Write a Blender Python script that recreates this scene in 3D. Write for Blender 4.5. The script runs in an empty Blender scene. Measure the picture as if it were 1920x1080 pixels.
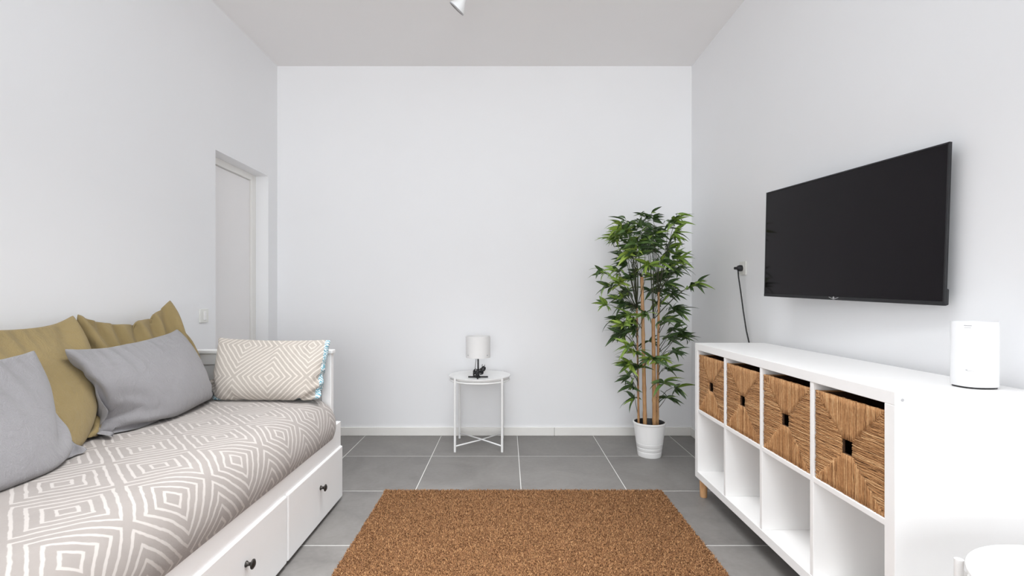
import bpy, math, random
import numpy as np
from mathutils import Vector, Matrix
from mathutils.bvhtree import BVHTree

# ------------------------------------------------------------------ camera, world, light
sc = bpy.context.scene
COL = sc.collection
F, CX, CY, HC = 910.0, 951.0, 556.0, 1.10          # focal length and principal point in a 1920x1080 frame
cam_d = bpy.data.cameras.new('camera')
cam_d.sensor_width = 36.0
cam_d.lens = 36.0 * F / 1920.0
cam_d.shift_x = (960.0 - CX) / 1920.0
cam_d.shift_y = (CY - 540.0) / 1920.0
cam_d.clip_start = 0.02
cam = bpy.data.objects.new('camera', cam_d)
COL.objects.link(cam)
cam.location = (0, 0, HC)
cam.rotation_euler = (math.radians(90), 0, 0)
sc.camera = cam

world = bpy.data.worlds.new('sky')
sc.world = world
world.use_nodes = True
bg = world.node_tree.nodes['Background']
bg.inputs['Color'].default_value = (0.86, 0.93, 1.0, 1)
bg.inputs['Strength'].default_value = 1.5

# daylight entering by the wide window in the wall behind the camera
ld = bpy.data.lights.new('window_daylight', 'AREA')
ld.shape = 'RECTANGLE'
ld.size = 2.7
ld.size_y = 2.3
ld.energy = 113
ld.color = (0.97, 0.985, 1.0)
lo = bpy.data.objects.new('window_daylight', ld)
COL.objects.link(lo)
lo.location = (-0.1, -4.06, 1.40)
lo.rotation_euler = (math.radians(90), 0, 0)

# daylight falling through the roof window overhead
SKX0, SKX1, SKY0, SKY1 = -0.85, 0.45, -0.1, 2.62
ls = bpy.data.lights.new('roof_window_daylight', 'AREA')
ls.shape = 'RECTANGLE'
ls.size = SKX1 - SKX0 - 0.1
ls.size_y = SKY1 - SKY0 - 0.1
ls.energy = 36
ls.spread = math.radians(85)
ls.color = (0.985, 0.99, 1.0)
lso = bpy.data.objects.new('roof_window_daylight', ls)
COL.objects.link(lso)
lso.location = ((SKX0 + SKX1) / 2, (SKY0 + SKY1) / 2, 2.925 + 0.10)

vs = sc.view_settings
vs.view_transform = 'Standard'
vs.look = 'None'
vs.gamma = 1.0
vs.use_curve_mapping = False
vs.exposure = 0.10
sc.cycles.max_bounces = 14
sc.cycles.diffuse_bounces = 10

RND = random.Random(7)

# ------------------------------------------------------------------ materials
def srgb(r, g, b):
    def f(c):
        c /= 255.0
        return c / 12.92 if c <= 0.04045 else ((c + 0.055) / 1.055) ** 2.4
    return (f(r), f(g), f(b), 1.0)

class NT:
    """tiny node-tree writer"""
    def __init__(self, name):
        self.m = bpy.data.materials.new(name)
        self.m.use_nodes = True
        self.t = self.m.node_tree
        self.b = self.t.nodes['Principled BSDF']
    def n(self, kind, **kw):
        x = self.t.nodes.new(kind)
        for k, v in kw.items():
            setattr(x, k, v)
        return x
    def link(self, a, b):
        self.t.links.new(a, b)
    def math(self, op, a, b=None, c=None):
        x = self.n('ShaderNodeMath', operation=op)
        for i, v in enumerate((a, b, c)):
            if v is None:
                continue
            if isinstance(v, (int, float)):
                x.inputs[i].default_value = v
            else:
                self.link(v, x.inputs[i])
        return x.outputs[0]
    def noise(self, scale, detail=4.0, rough=0.55, vec=None, dist=0.0):
        x = self.n('ShaderNodeTexNoise')
        x.inputs['Scale'].default_value = scale
        x.inputs['Detail'].default_value = detail
        x.inputs['Roughness'].default_value = rough
        x.inputs['Distortion'].default_value = dist
        if vec is not None:
            self.link(vec, x.inputs['Vector'])
        return x
    def coord(self, which='Object'):
        return self.n('ShaderNodeTexCoord').outputs[which]
    def mapping(self, vec, scale=(1, 1, 1), loc=(0, 0, 0)):
        x = self.n('ShaderNodeMapping')
        x.inputs['Scale'].default_value = scale
        x.inputs['Location'].default_value = loc
        self.link(vec, x.inputs['Vector'])
        return x.outputs[0]
    def ramp(self, fac, stops):
        x = self.n('ShaderNodeValToRGB')
        e = x.color_ramp.elements
        while len(e) < len(stops):
            e.new(0.5)
        for i, (p, c) in enumerate(stops):
            e[i].position = p
            e[i].color = c
        self.link(fac, x.inputs['Fac'])
        return x.outputs['Color']
    def mix(self, fac, a, b):
        x = self.n('ShaderNodeMix', data_type='RGBA')
        if isinstance(fac, (int, float)):
            x.inputs[0].default_value = fac
        else:
            self.link(fac, x.inputs[0])
        for s, v in ((6, a), (7, b)):
            if isinstance(v, tuple):
                x.inputs[s].default_value = v
            else:
                self.link(v, x.inputs[s])
        return x.outputs[2]
    def color(self, c):
        if isinstance(c, tuple):
            self.b.inputs['Base Color'].default_value = c
        else:
            self.link(c, self.b.inputs['Base Color'])
    def bump(self, h, strength, dist):
        x = self.n('ShaderNodeBump')
        x.inputs['Strength'].default_value = strength
        x.inputs['Distance'].default_value = dist
        self.link(h, x.inputs['Height'])
        self.link(x.outputs[0], self.b.inputs['Normal'])
    def set(self, **kw):
        for k, v in kw.items():
            self.b.inputs[k].default_value = v

def mat_plain(name, c, rough=0.5, var=0.03, scale=6.0, bump=0.0, bscale=200.0, metallic=0.0, spec=0.5, coat=0.0):
    t = NT(name)
    v = t.coord()
    nz = t.noise(scale, 3, vec=v)
    lo_ = tuple(max(0, x * (1 - var)) for x in c[:3]) + (1,)
    hi_ = tuple(min(1, x * (1 + var)) for x in c[:3]) + (1,)
    t.color(t.ramp(nz.outputs['Fac'], [(0.3, lo_), (0.7, hi_)]))
    t.set(Roughness=rough, Metallic=metallic)
    t.b.inputs['Specular IOR Level'].default_value = spec
    t.b.inputs['Coat Weight'].default_value = coat
    if bump > 0:
        bn = t.noise(bscale, 3, vec=v)
        t.bump(bn.outputs['Fac'], bump, 0.002)
    return t.m

def mat_tile():
    t = NT('grey_porcelain_tile')
    oi = t.n('ShaderNodeObjectInfo')
    g = t.n('ShaderNodeNewGeometry').outputs['Position']
    off = t.n('ShaderNodeVectorMath', operation='ADD')
    t.link(g, off.inputs[0])
    cmb = t.n('ShaderNodeCombineXYZ')
    t.link(t.math('MULTIPLY', oi.outputs['Random'], 37.0), cmb.inputs[0])
    t.link(t.math('MULTIPLY', oi.outputs['Random'], 91.0), cmb.inputs[1])
    t.link(cmb.outputs[0], off.inputs[1])
    n1 = t.noise(3.2, 6, 0.62, off.outputs[0], 1.2)
    n2 = t.noise(40, 4, 0.6, off.outputs[0])
    f = t.math('ADD', t.math('MULTIPLY', n1.outputs['Fac'], 0.75), t.math('MULTIPLY', n2.outputs['Fac'], 0.25))
    f = t.math('ADD', f, t.math('MULTIPLY', t.math('SUBTRACT', oi.outputs['Random'], 0.5), 0.10))
    t.color(t.ramp(f, [(0.25, srgb(107, 104, 102)), (0.5, srgb(125, 122, 119)), (0.75, srgb(139, 136, 133))]))
    t.b.inputs['Specular IOR Level'].default_value = 0.4
    t.link(t.math('ADD', t.math('MULTIPLY', n1.outputs['Fac'], 0.2), 0.36), t.b.inputs['Roughness'])
    t.bump(n2.outputs['Fac'], 0.05, 0.001)
    return t.m

def mat_fabric(name, c, var=0.06, weave=900.0, rough=0.9, sheen=0.25):
    t = NT(name)
    v = t.coord()
    n1 = t.noise(7, 3, vec=v)
    n2 = t.noise(weave, 2, vec=t.mapping(v, (1, 0.25, 1)))
    n3 = t.noise(15, 5, 0.62, vec=t.mapping(v, (1, 1, 0.45)), dist=1.4)
    lo_ = tuple(x * (1 - var) for x in c[:3]) + (1,)
    hi_ = tuple(min(1, x * (1 + var)) for x in c[:3]) + (1,)
    t.color(t.ramp(t.math('ADD', t.math('MULTIPLY', n1.outputs['Fac'], 0.6), t.math('MULTIPLY', n2.outputs['Fac'], 0.4)), [(0.3, lo_), (0.7, hi_)]))
    t.set(Roughness=rough)
    t.b.inputs['Specular IOR Level'].default_value = 0.2
    t.b.inputs['Sheen Weight'].default_value = sheen
    h = t.math('ADD', t.math('MULTIPLY', n2.outputs['Fac'], 0.25), n3.outputs['Fac'])
    t.bump(h, 0.75, 0.012)
    return t.m

def mat_pattern(name, period, rings, ground, line, width=0.30, off=(0, 0), wob=0.012, fold=0.35):
    """nested hand-drawn squares laid diagonally, on the cloth's own UVs (metres)"""
    t = NT(name)
    uv = t.n('ShaderNodeTexCoord').outputs['UV']
    uv = t.mapping(uv, loc=(off[0], off[1], 0))
    nz = t.noise(14, 3, 0.5, uv)
    nz2 = t.noise(70, 2, 0.5, uv)
    sub = t.n('ShaderNodeVectorMath', operation='SUBTRACT')
    t.link(nz.outputs['Color'], sub.inputs[0]); sub.inputs[1].default_value = (0.5, 0.5, 0.5)
    scl = t.n('ShaderNodeVectorMath', operation='SCALE'); t.link(sub.outputs[0], scl.inputs[0]); scl.inputs['Scale'].default_value = wob * 1.6
    add = t.n('ShaderNodeVectorMath', operation='ADD'); t.link(uv, add.inputs[0]); t.link(scl.outputs[0], add.inputs[1])
    s = t.n('ShaderNodeSeparateXYZ'); t.link(add.outputs[0], s.inputs[0])
    a = t.math('DIVIDE', t.math('ADD', s.outputs[0], s.outputs[1]), period)
    b = t.math('DIVIDE', t.math('SUBTRACT', s.outputs[0], s.outputs[1]), period)
    fa = t.math('ABSOLUTE', t.math('SUBTRACT', t.math('FRACT', a), 0.5))
    fb = t.math('ABSOLUTE', t.math('SUBTRACT', t.math('FRACT', b), 0.5))
    d = t.math('MAXIMUM', fa, fb)
    d = t.math('ADD', d, t.math('MULTIPLY', t.math('SUBTRACT', nz2.outputs['Fac'], 0.5), 0.012))
    r = t.math('FRACT', t.math('SUBTRACT', t.math('MULTIPLY', d, 2.0 * rings), 0.30))
    dist = t.math('ABSOLUTE', t.math('SUBTRACT', r, 0.5))
    mr = t.n('ShaderNodeMapRange'); mr.interpolation_type = 'SMOOTHSTEP'
    t.link(dist, mr.inputs['Value'])
    mr.inputs['From Min'].default_value = width / 2 - 0.05
    mr.inputs['From Max'].default_value = width / 2 + 0.05
    mr.inputs['To Min'].default_value = 1.0
    mr.inputs['To Max'].default_value = 0.0
    n1 = t.noise(9, 4, 0.55, uv)
    g2 = tuple(x * 0.93 for x in ground[:3]) + (1,)
    gcol = t.ramp(n1.outputs['Fac'], [(0.35, g2), (0.65, ground)])
    t.color(t.mix(mr.outputs[0], gcol, line))
    t.set(Roughness=0.88)
    t.b.inputs['Specular IOR Level'].default_value = 0.2
    t.b.inputs['Sheen Weight'].default_value = 0.2
    n3 = t.noise(11, 5, 0.6, uv, 1.2)
    n4 = t.noise(900, 2, 0.5, uv)
    t.bump(t.math('ADD', n3.outputs['Fac'], t.math('MULTIPLY', n4.outputs['Fac'], 0.2)), fold, 0.010)
    return t.m

def mat_attr(name, attr, stops, rough=0.7, fine=300.0, fine_amt=0.25, stretch=(1, 1, 1), sheen=0.0):
    t = NT(name)
    at = t.n('ShaderNodeAttribute', attribute_name=attr)
    v = t.mapping(t.coord(), stretch)
    n = t.noise(fine, 3, 0.6, v)
    f = t.math('ADD', t.math('MULTIPLY', at.outputs['Fac'], 1 - fine_amt), t.math('MULTIPLY', n.outputs['Fac'], fine_amt))
    t.color(t.ramp(f, stops))
    t.set(Roughness=rough)
    t.b.inputs['Specular IOR Level'].default_value = 0.3
    t.b.inputs['Sheen Weight'].default_value = sheen
    return t.m

def mat_leaf(name, dark, light):
    t = NT(name)
    oi = t.n('ShaderNodeObjectInfo')
    uv = t.n('ShaderNodeTexCoord').outputs['UV']
    s = t.n('ShaderNodeSeparateXYZ'); t.link(uv, s.inputs[0])
    n = t.noise(20, 2, 0.5, t.n('ShaderNodeNewGeometry').outputs['Position'])
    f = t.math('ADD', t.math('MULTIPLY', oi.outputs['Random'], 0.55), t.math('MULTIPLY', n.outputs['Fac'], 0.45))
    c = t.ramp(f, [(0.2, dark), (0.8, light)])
    mid = t.math('LESS_THAN', t.math('ABSOLUTE', t.math('SUBTRACT', s.outputs[1], 0.5)), 0.05)
    c = t.mix(t.math('MULTIPLY', mid, 0.35), c, tuple(min(1, x * 2.0) for x in light[:3]) + (1,))
    t.color(c)
    t.set(Roughness=0.42)
    t.b.inputs['Specular IOR Level'].default_value = 0.45
    return t.m

def mat_bamboo():
    t = NT('bamboo_cane')
    v = t.coord()
    n = t.noise(30, 4, 0.6, t.mapping(v, (6, 6, 0.6)))
    n2 = t.noise(9, 2, 0.5, v)
    f = t.math('ADD', t.math('MULTIPLY', n.outputs['Fac'], 0.6), t.math('MULTIPLY', n2.outputs['Fac'], 0.4))
    t.color(t.ramp(f, [(0.3, srgb(146, 102, 64)), (0.55, srgb(190, 146, 100)), (0.75, srgb(216, 182, 138))]))
    t.set(Roughness=0.45)
    return t.m

def mat_wood():
    t = NT('pale_wood')
    v = t.coord()
    n = t.noise(25, 4, 0.6, t.mapping(v, (4, 4, 0.5)))
    t.color(t.ramp(n.outputs['Fac'], [(0.3, srgb(190, 138, 92)), (0.7, srgb(220, 175, 128))]))
    t.set(Roughness=0.5)
    return t.m

def mat_screen():
    t = NT('tv_glass')
    n = t.noise(3, 2, vec=t.coord())
    t.color(t.ramp(n.outputs['Fac'], [(0.3, (0.0045, 0.0030, 0.0045, 1)), (0.7, (0.0052, 0.0035, 0.0052, 1))]))
    t.set(Roughness=0.06)
    t.b.inputs['Specular IOR Level'].default_value = 0.20
    return t.m

M = {}
M['wall'] = mat_plain('white_wall_paint', (0.872, 0.876, 0.886, 1), 0.65, 0.008, 1.3, 0.06, 120, spec=0.3)
M['ceiling'] = mat_plain('ceiling_paint', (0.885, 0.872, 0.868, 1), 0.8, 0.008, 1.3, 0.05, 120, spec=0.2)
M['base'] = mat_plain('cream_baseboard', (0.85, 0.835, 0.80, 1), 0.4, 0.015, 8)
M['grout'] = mat_plain('pale_grout', srgb(222, 221, 218), 0.9, 0.05, 60)
M['tile'] = mat_tile()
M['door'] = mat_plain('door_lacquer', (0.87, 0.855, 0.85, 1), 0.45, 0.01, 2)
M['frame'] = mat_plain('door_frame_lacquer', (0.86, 0.85, 0.82, 1), 0.4, 0.01, 4)
M['plastic'] = mat_plain('ivory_plastic', (0.80, 0.80, 0.76, 1), 0.35, 0.01, 10)
M['white'] = mat_plain('white_lacquer', (0.885, 0.88, 0.87, 1), 0.38, 0.01, 5)
M['bedwhite'] = mat_plain('bed_paint', (0.865, 0.862, 0.858, 1), 0.42, 0.012, 5)
M['metal_white'] = mat_plain('white_powder_coat', (0.86, 0.86, 0.85, 1), 0.35, 0.01, 9)
M['router'] = mat_plain('white_gloss_plastic', (0.88, 0.885, 0.90, 1), 0.25, 0.005, 5)
M['black'] = mat_plain('black_plastic', (0.012, 0.012, 0.013, 1), 0.4, 0.2, 30)
M['darkgrey'] = mat_plain('dark_bezel', (0.009, 0.009, 0.011, 1), 0.45, 0.1, 30)
M['bronze'] = mat_plain('dark_bronze_knob', (0.045, 0.04, 0.036, 1), 0.35, 0.2, 60, metallic=0.7)
M['steel'] = mat_plain('brushed_steel', (0.55, 0.55, 0.55, 1), 0.3, 0.05, 50, metallic=1.0)
M['grey_mark'] = mat_plain('grey_print', (0.45, 0.45, 0.46, 1), 0.5, 0.03, 50)
M['screen'] = mat_screen()
M['soil'] = mat_plain('dark_soil', (0.02, 0.014, 0.01, 1), 0.95, 0.5, 120, 0.8, 90)
M['pot'] = mat_plain('white_glazed_pot', (0.90, 0.895, 0.885, 1), 0.3, 0.01, 6)
M['bamboo'] = mat_bamboo()
M['twig'] = mat_plain('green_twig', srgb(62, 66, 44), 0.6, 0.2, 40)
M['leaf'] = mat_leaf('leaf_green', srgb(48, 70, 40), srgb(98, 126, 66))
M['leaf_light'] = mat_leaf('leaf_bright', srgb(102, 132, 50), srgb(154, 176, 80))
M['wood'] = mat_wood()
M['grey_cloth'] = mat_fabric('grey_linen', srgb(150, 148, 150), 0.05)
M['olive_cloth'] = mat_fabric('olive_cotton', srgb(154, 135, 93), 0.10, sheen=0.15)
M['bedspread'] = mat_pattern('beige_nested_squares', 0.316, 4.35, srgb(158, 151, 146), srgb(190, 184, 179), 0.29, (-1.512, 0.925), 0.010)
M['pillowcase'] = mat_pattern('beige_nested_squares_pillow', 0.35, 6.3, srgb(182, 174, 165), srgb(209, 202, 193), 0.32, (-0.175, -0.16), 0.008)
M['pillowback'] = mat_pattern('teal_nested_squares', 0.11, 3.3, srgb(118, 172, 188), srgb(226, 232, 234), 0.5, (0.0, 0.0), 0.04)
M['rug_base'] = mat_plain('coir_backing', srgb(122, 84, 53), 0.95, 0.25, 220, 0.8, 300)
M['rug_pile'] = mat_attr('coir_fibre', 'tone', [(0.1, srgb(98, 67, 41)), (0.5, srgb(148, 106, 69)), (0.9, srgb(186, 146, 104))], 0.85, 120, 0.3)
M['straw'] = mat_attr('seagrass_strand', 'tone', [(0.15, srgb(120, 82, 50)), (0.5, srgb(176, 130, 86)), (0.85, srgb(214, 176, 130))], 0.7, 140, 0.5)
M['straw_core'] = mat_plain('seagrass_core', srgb(78, 52, 32), 0.9, 0.3, 200, 0.6, 200)
M['lampshade'] = mat_plain('white_lampshade', (0.82, 0.815, 0.805, 1), 0.7, 0.01, 30, 0.1, 600)

# ------------------------------------------------------------------ mesh helpers
class MB:
    def __init__(self):
        self.v = []; self.f = []; self.tone = []
    def _add(self, vs_, fs_, tone=None):
        o = len(self.v)
        self.v += [tuple(p) for p in vs_]
        self.f += [tuple(o + i for i in q) for q in fs_]
        if tone is not None:
            self.tone += [tone] * len(vs_)
        return self
    def box(self, x0, x1, y0, y1, z0, z1, mat=None):
        p = [(x, y, z) for z in (z0, z1) for y in (y0, y1) for x in (x0, x1)]
        if mat is not None:
            p = [tuple(mat @ Vector(q)) for q in p]
        return self._add(p, [(0, 2, 3, 1), (4, 5, 7, 6), (0, 1, 5, 4), (2, 6, 7, 3), (0, 4, 6, 2), (1, 3, 7, 5)])
    def tube(self, path, r, n=8, caps=True, tone=None):
        path = [Vector(p) for p in path]
        rs = r if isinstance(r, (list, tuple)) else [r] * len(path)
        vs_, fs_ = [], []
        prev = None
        for i, p in enumerate(path):
            a = path[max(0, i - 1)]; b = path[min(len(path) - 1, i + 1)]
            d = (b - a).normalized()
            if prev is None:
                u = d.orthogonal().normalized()
            else:
                u = (prev - d * prev.dot(d)).normalized()
            prev = u
            w = d.cross(u)
            for k in range(n):
                t = 2 * math.pi * k / n
                vs_.append(p + (u * math.cos(t) + w * math.sin(t)) * rs[i])
        for i in range(len(path) - 1):
            for k in range(n):
                fs_.append((i * n + k, i * n + (k + 1) % n, (i + 1) * n + (k + 1) % n, (i + 1) * n + k))
        if caps:
            fs_.append(tuple(range(n - 1, -1, -1)))
            fs_.append(tuple((len(path) - 1) * n + k for k in range(n)))
        return self._add(vs_, fs_, tone)
    def lathe(self, prof, n=32, mat=None, sx=1.0, sy=1.0, power=2.0, close=False):
        """prof: list of (radius, z); ends at radius 0 are closed by a fan"""
        vs_, fs_, rows = [], [], []
        for (r, z) in prof:
            if r < 1e-6:
                rows.append([len(vs_)]); vs_.append((0, 0, z)); continue
            row = []
            for k in range(n):
                t = 2 * math.pi * k / n
                c, s = math.cos(t), math.sin(t)
                c = math.copysign(abs(c) ** (2 / power), c); s = math.copysign(abs(s) ** (2 / power), s)
                row.append(len(vs_)); vs_.append((r * c * sx, r * s * sy, z))
            rows.append(row)
        seq = list(zip(rows[:-1], rows[1:]))
        if close:
            seq.append((rows[-1], rows[0]))
        for a, b in seq:
            for k in range(n):
                k2 = (k + 1) % n
                if len(a) == 1 and len(b) == 1:
                    continue
                if len(a) == 1:
                    fs_.append((a[0], b[k2], b[k]))
                elif len(b) == 1:
                    fs_.append((a[k], a[k2], b[0]))
                else:
                    fs_.append((a[k], a[k2], b[k2], b[k]))
        if mat is not None:
            vs_ = [tuple(mat @ Vector(q)) for q in vs_]
        return self._add(vs_, fs_)
    def build(self, name, mat, parent=None, bevel=0.0, smooth=False, origin=None, seg=2, angle=None):
        """origin: world point the vertices are measured from (the root's place)"""
        me = bpy.data.meshes.new(name)
        if origin is not None:
            ox, oy, oz = origin
            self.v = [(x - ox, y - oy, z - oz) for x, y, z in self.v]
        me.from_pydata(self.v, [], self.f)
        me.validate(); me.update()
        if self.tone:
            at = me.attributes.new('tone', 'FLOAT', 'POINT')
            at.data.foreach_set('value', self.tone)
        me.materials.append(mat)
        o = bpy.data.objects.new(name, me)
        COL.objects.link(o)
        if parent is not None:
            o.parent = parent
        elif origin is not None:
            o.location = origin
        if smooth:
            me.polygons.foreach_set('use_smooth', [True] * len(me.polygons))
            if angle is not None:
                try:
                    me.set_sharp_from_angle(angle=math.radians(angle))
                except Exception:
                    pass
        if bevel > 0:
            md = o.modifiers.new('bevel', 'BEVEL'); md.width = bevel; md.segments = seg; md.limit_method = 'ANGLE'
        return o

def tag(o, label, cat, group=None, kind=None):
    o['label'] = label; o['category'] = cat
    if group: o['group'] = group
    if kind: o['kind'] = kind
    return o

def empty(name, loc, label, cat, group=None, kind=None, rot=None):
    o = bpy.data.objects.new(name, None)
    COL.objects.link(o)
    o.location = loc
    o.empty_display_size = 0.1
    if rot is not None: o.rotation_euler = rot
    return tag(o, label, cat, group, kind)

def copy_tree(o, parent=None):
    c = o.copy(); COL.objects.link(c)
    if parent is not None: c.parent = parent
    for ch in o.children:
        copy_tree(ch, c)
    return c

def px(x, y, depth):
    """room point whose projection in the photograph is (x, y) at the given depth: used only to read off measurements"""
    return Vector(((x - CX) * depth / F, depth, HC - (y - CY) * depth / F))

# ------------------------------------------------------------------ room
XL, XR, YB, YF, ZC = -1.821, 1.462, 3.845, -4.0, 2.925
D0, D1, DH = 3.03, 3.70, 2.017                    # door opening in the left wall

fl = tag(MB().box(XL - 0.2, XR + 0.02, YF, YB + 0.02, -0.06, -0.0006).build('floor', M['grout']), 'grey tiled floor with pale grout lines', 'floor', kind='structure')
xs = [0.079 + 0.6005 * k for k in range(-4, 4)]
ys = [3.345 - 0.6 * k for k in range(-1, 14)]
gw = 0.0022
full = None
for i in range(len(xs) - 1):
    for j in range(len(ys) - 1):
        x0, x1 = max(xs[i] + gw, XL), min(xs[i + 1] - gw, XR)
        y0, y1 = max(ys[j + 1] + gw, YF), min(ys[j] - gw, YB)
        if x1 - x0 < 0.01 or y1 - y0 < 0.01:
            continue
        whole = abs(x1 - x0 - 0.6005 + 2 * gw) < 1e-4 and abs(y1 - y0 - 0.6 + 2 * gw) < 1e-4
        if whole and full is not None:
            o = full.copy(); COL.objects.link(o); o.location = (x0, y0, 0); o.parent = fl
            continue
        o = MB().box(0, x1 - x0, 0, y1 - y0, -0.02, 0).build('tile', M['tile'], fl, bevel=0.0006, seg=1)
        o.location = (x0, y0, 0)
        if whole: full = o

tag(MB().box(XL - 0.25, XR + 0.2, YB, YB + 0.15, 0, ZC).build('wall_back', M['wall']), 'plain white back wall facing the room', 'wall', kind='structure')
tag(MB().box(XR, XR + 0.15, YF, YB, 0, ZC).build('wall_right', M['wall']), 'plain white right wall behind the television', 'wall', kind='structure')
w = MB()
w.box(XL - 0.2, XL, YF, D0, 0, ZC)
w.box(XL - 0.2, XL, D0, D1, DH, ZC)
w.box(XL - 0.2, XL, D1, YB, 0, ZC)
tag(w.build('wall_left', M['wall']), 'plain white left wall behind the daybed with a door recess', 'wall', kind='structure')
w = MB()                                           # wall behind the camera with the wide window opening
WX0, WX1, WZ0, WZ1 = -1.45, 1.25, 0.25, 2.55
w.box(XL - 0.2, WX0, YF - 0.2, YF, 0, ZC)
w.box(WX1, XR + 0.15, YF - 0.2, YF, 0, ZC)
w.box(WX0, WX1, YF - 0.2, YF, 0, WZ0)
w.box(WX0, WX1, YF - 0.2, YF, WZ1, ZC)
tag(w.build('wall_front', M['wall']), 'white window wall at the near end of the room', 'wall', kind='structure')
w1 = MB()
for a, b, c, d in ((WX0, WX0 + 0.05, WZ0, WZ1), (WX1 - 0.05, WX1, WZ0, WZ1), (WX0, WX1, WZ0, WZ0 + 0.05), (WX0, WX1, WZ1 - 0.05, WZ1), (-0.13, -0.07, WZ0, WZ1)):
    w1.box(a, b, YF - 0.14, YF - 0.09, c, d)
tag(w1.build('window_1', M['frame'], bevel=0.004), 'white window frame in the near wall', 'window', kind='structure')
w = MB()
w.box(XL - 0.2, SKX0, YF - 0.2, YB + 0.15, ZC, ZC + 0.12); w.box(SKX1, XR + 0.15, YF - 0.2, YB + 0.15, ZC, ZC + 0.12)
w.box(SKX0, SKX1, YF - 0.2, SKY0, ZC, ZC + 0.12); w.box(SKX0, SKX1, SKY1, YB + 0.15, ZC, ZC + 0.12)
w2 = MB()
for a, b, c, d in ((SKX0, SKX0 + 0.05, SKY0, SKY1), (SKX1 - 0.05, SKX1, SKY0, SKY1), (SKX0, SKX1, SKY0, SKY0 + 0.05), (SKX0, SKX1, SKY1 - 0.05, SKY1)):
    w2.box(a, b, c, d, ZC + 0.05, ZC + 0.09)
tag(w2.build('window_2', M['frame'], bevel=0.004), 'white frame of the roof window overhead', 'window', kind='structure')
tag(w.build('ceiling', M['ceiling']), 'flat pale grey ceiling', 'ceiling', kind='structure')

BH, BT = 0.066, 0.013
b = MB(); b.box(XL, 0.372, YB - BT, YB, 0, BH); b.box(0.374, XR, YB - BT, YB, 0, BH)
tag(b.build('baseboard_back', M['base'], bevel=0.003), 'low cream baseboard along the back wall', 'baseboard', kind='structure')
tag(MB().box(XR - BT, XR, YF, YB - BT, 0, BH).build('baseboard_right', M['base'], bevel=0.003), 'low cream baseboard along the right wall', 'baseboard', kind='structure')
b = MB(); b.box(XL, XL + BT, YF, D0, 0, BH); b.box(XL, XL + BT, D1, YB - BT, 0, BH)
tag(b.build('baseboard_left', M['base'], bevel=0.003), 'low cream baseboard along the left wall', 'baseboard', kind='structure')

XD = XL - 0.094
dr = empty('door_1', (XD, D0, 0), 'closed flush white door set back in the left wall', 'door', kind='structure')
MB().box(XD - 0.05, XD - 0.012, D0 + 0.055, D1 - 0.068, 0.004, DH - 0.05).build('leaf', M['door'], dr, 0.003, origin=dr.location)
f_ = MB()
f_.box(XD - 0.10, XD, D1 - 0.064, D1 + 0.0, 0, DH); f_.box(XD - 0.10, XD, D0, D0 + 0.052, 0, DH); f_.box(XD - 0.10, XD, D0 + 0.052, D1 - 0.064, DH - 0.045, DH)
f_.build('door_frame', M['frame'], dr, 0.003, origin=dr.location)

# light switch on the left wall
p = (XL, 2.907, 0.985)
s = empty('light_switch', p, 'small ivory light switch on the left wall beside the door', 'light switch')
MB().box(0, 0.008, -0.041, 0.041, -0.041, 0.041).build('cover_plate', M['plastic'], s, 0.003)
MB().box(0.008, 0.013, -0.012, 0.012, -0.026, 0.026).build('rocker', M['white'], s, 0.002)

# power socket, plug and lead on the right wall
p = (XR, 3.0, 1.275)
s = empty('wall_socket', p, 'ivory wall socket left of the television', 'socket')
MB().box(-0.009, 0, -0.042, 0.042, -0.042, 0.042).build('cover_plate', M['plastic'], s, 0.003)
MB().lathe([(0, 0), (0.021, 0), (0.021, 0.003), (0, 0.003)], 24, Matrix.Translation((-0.009, 0, 0)) @ Matrix.Rotation(-math.pi / 2, 4, 'Y')).build('socket_well', M['plastic'], s, smooth=True, angle=40)
s = empty('power_lead', (XR - 0.013, 3.0, 1.275), 'black plug and power lead hanging from the wall socket', 'power cable')
MB().lathe([(0, 0), (0.019, 0), (0.020, 0.012), (0.016, 0.024), (0.009, 0.030), (0.008, 0.045), (0, 0.045)], 20, Matrix.Rotation(-math.pi / 2, 4, 'Y')).build('plug', M['black'], s, smooth=True, angle=40)
c = MB()
c.tube([(-0.022, 0, -0.015), (-0.022, -0.005, -0.05), (-0.016, -0.02, -0.14), (-0.012, -0.045, -0.26), (-0.008, -0.075, -0.38), (-0.004, -0.105, -0.46), (-0.004, -0.125, -0.52), (-0.004, -0.14, -0.62)], 0.0042, 8)
c.build('cable', M['black'], s, smooth=True)

# ------------------------------------------------------------------ daybed
BX0, BX1, BY0, BY1 = -1.80, -0.893, 0.55, 2.635
bed = empty('daybed', (-1.35, 1.6, 0), 'white painted wooden daybed with drawers along the left wall', 'daybed')
O = bed.location
def bp(name, bx, m='bedwhite', parent=None, bevel=0.004):
    mb = MB()
    for q in bx: mb.box(*q)
    return mb.build(name, M[m], parent or bed, bevel, origin=O)
EP = 2.585                                          # near face of the far end panel
def end_panel(y0, y1):
    r = bp('end_panel', [(BX0 + 0.05, -0.985, y0 + 0.014, y1 - 0.006, 0.30, 0.76)])
    for x0, x1 in ((BX0, BX0 + 0.055), (-0.990, -0.938)):
        bp('post', [(x0, x1, y0, y1, 0.0, 0.795)], parent=r)
    bp('top_rail', [(BX0 - 0.005, -0.930, y0 - 0.006, y1 + 0.004, 0.795, 0.815)], parent=r)
    bp('cross_rail', [(BX0 + 0.055, -0.990, y0 + 0.003, y1 - 0.002, 0.735, 0.795)], parent=r)
    for k in range(1, 7):                           # upright boards of the panel
        x = BX0 + 0.055 + k * 0.1079
        bp('board', [(x - 0.1059, x - 0.002, y0 + 0.009, y0 + 0.015, 0.31, 0.735)], parent=r, bevel=0.002)
end_panel(EP, EP + 0.04)
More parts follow.
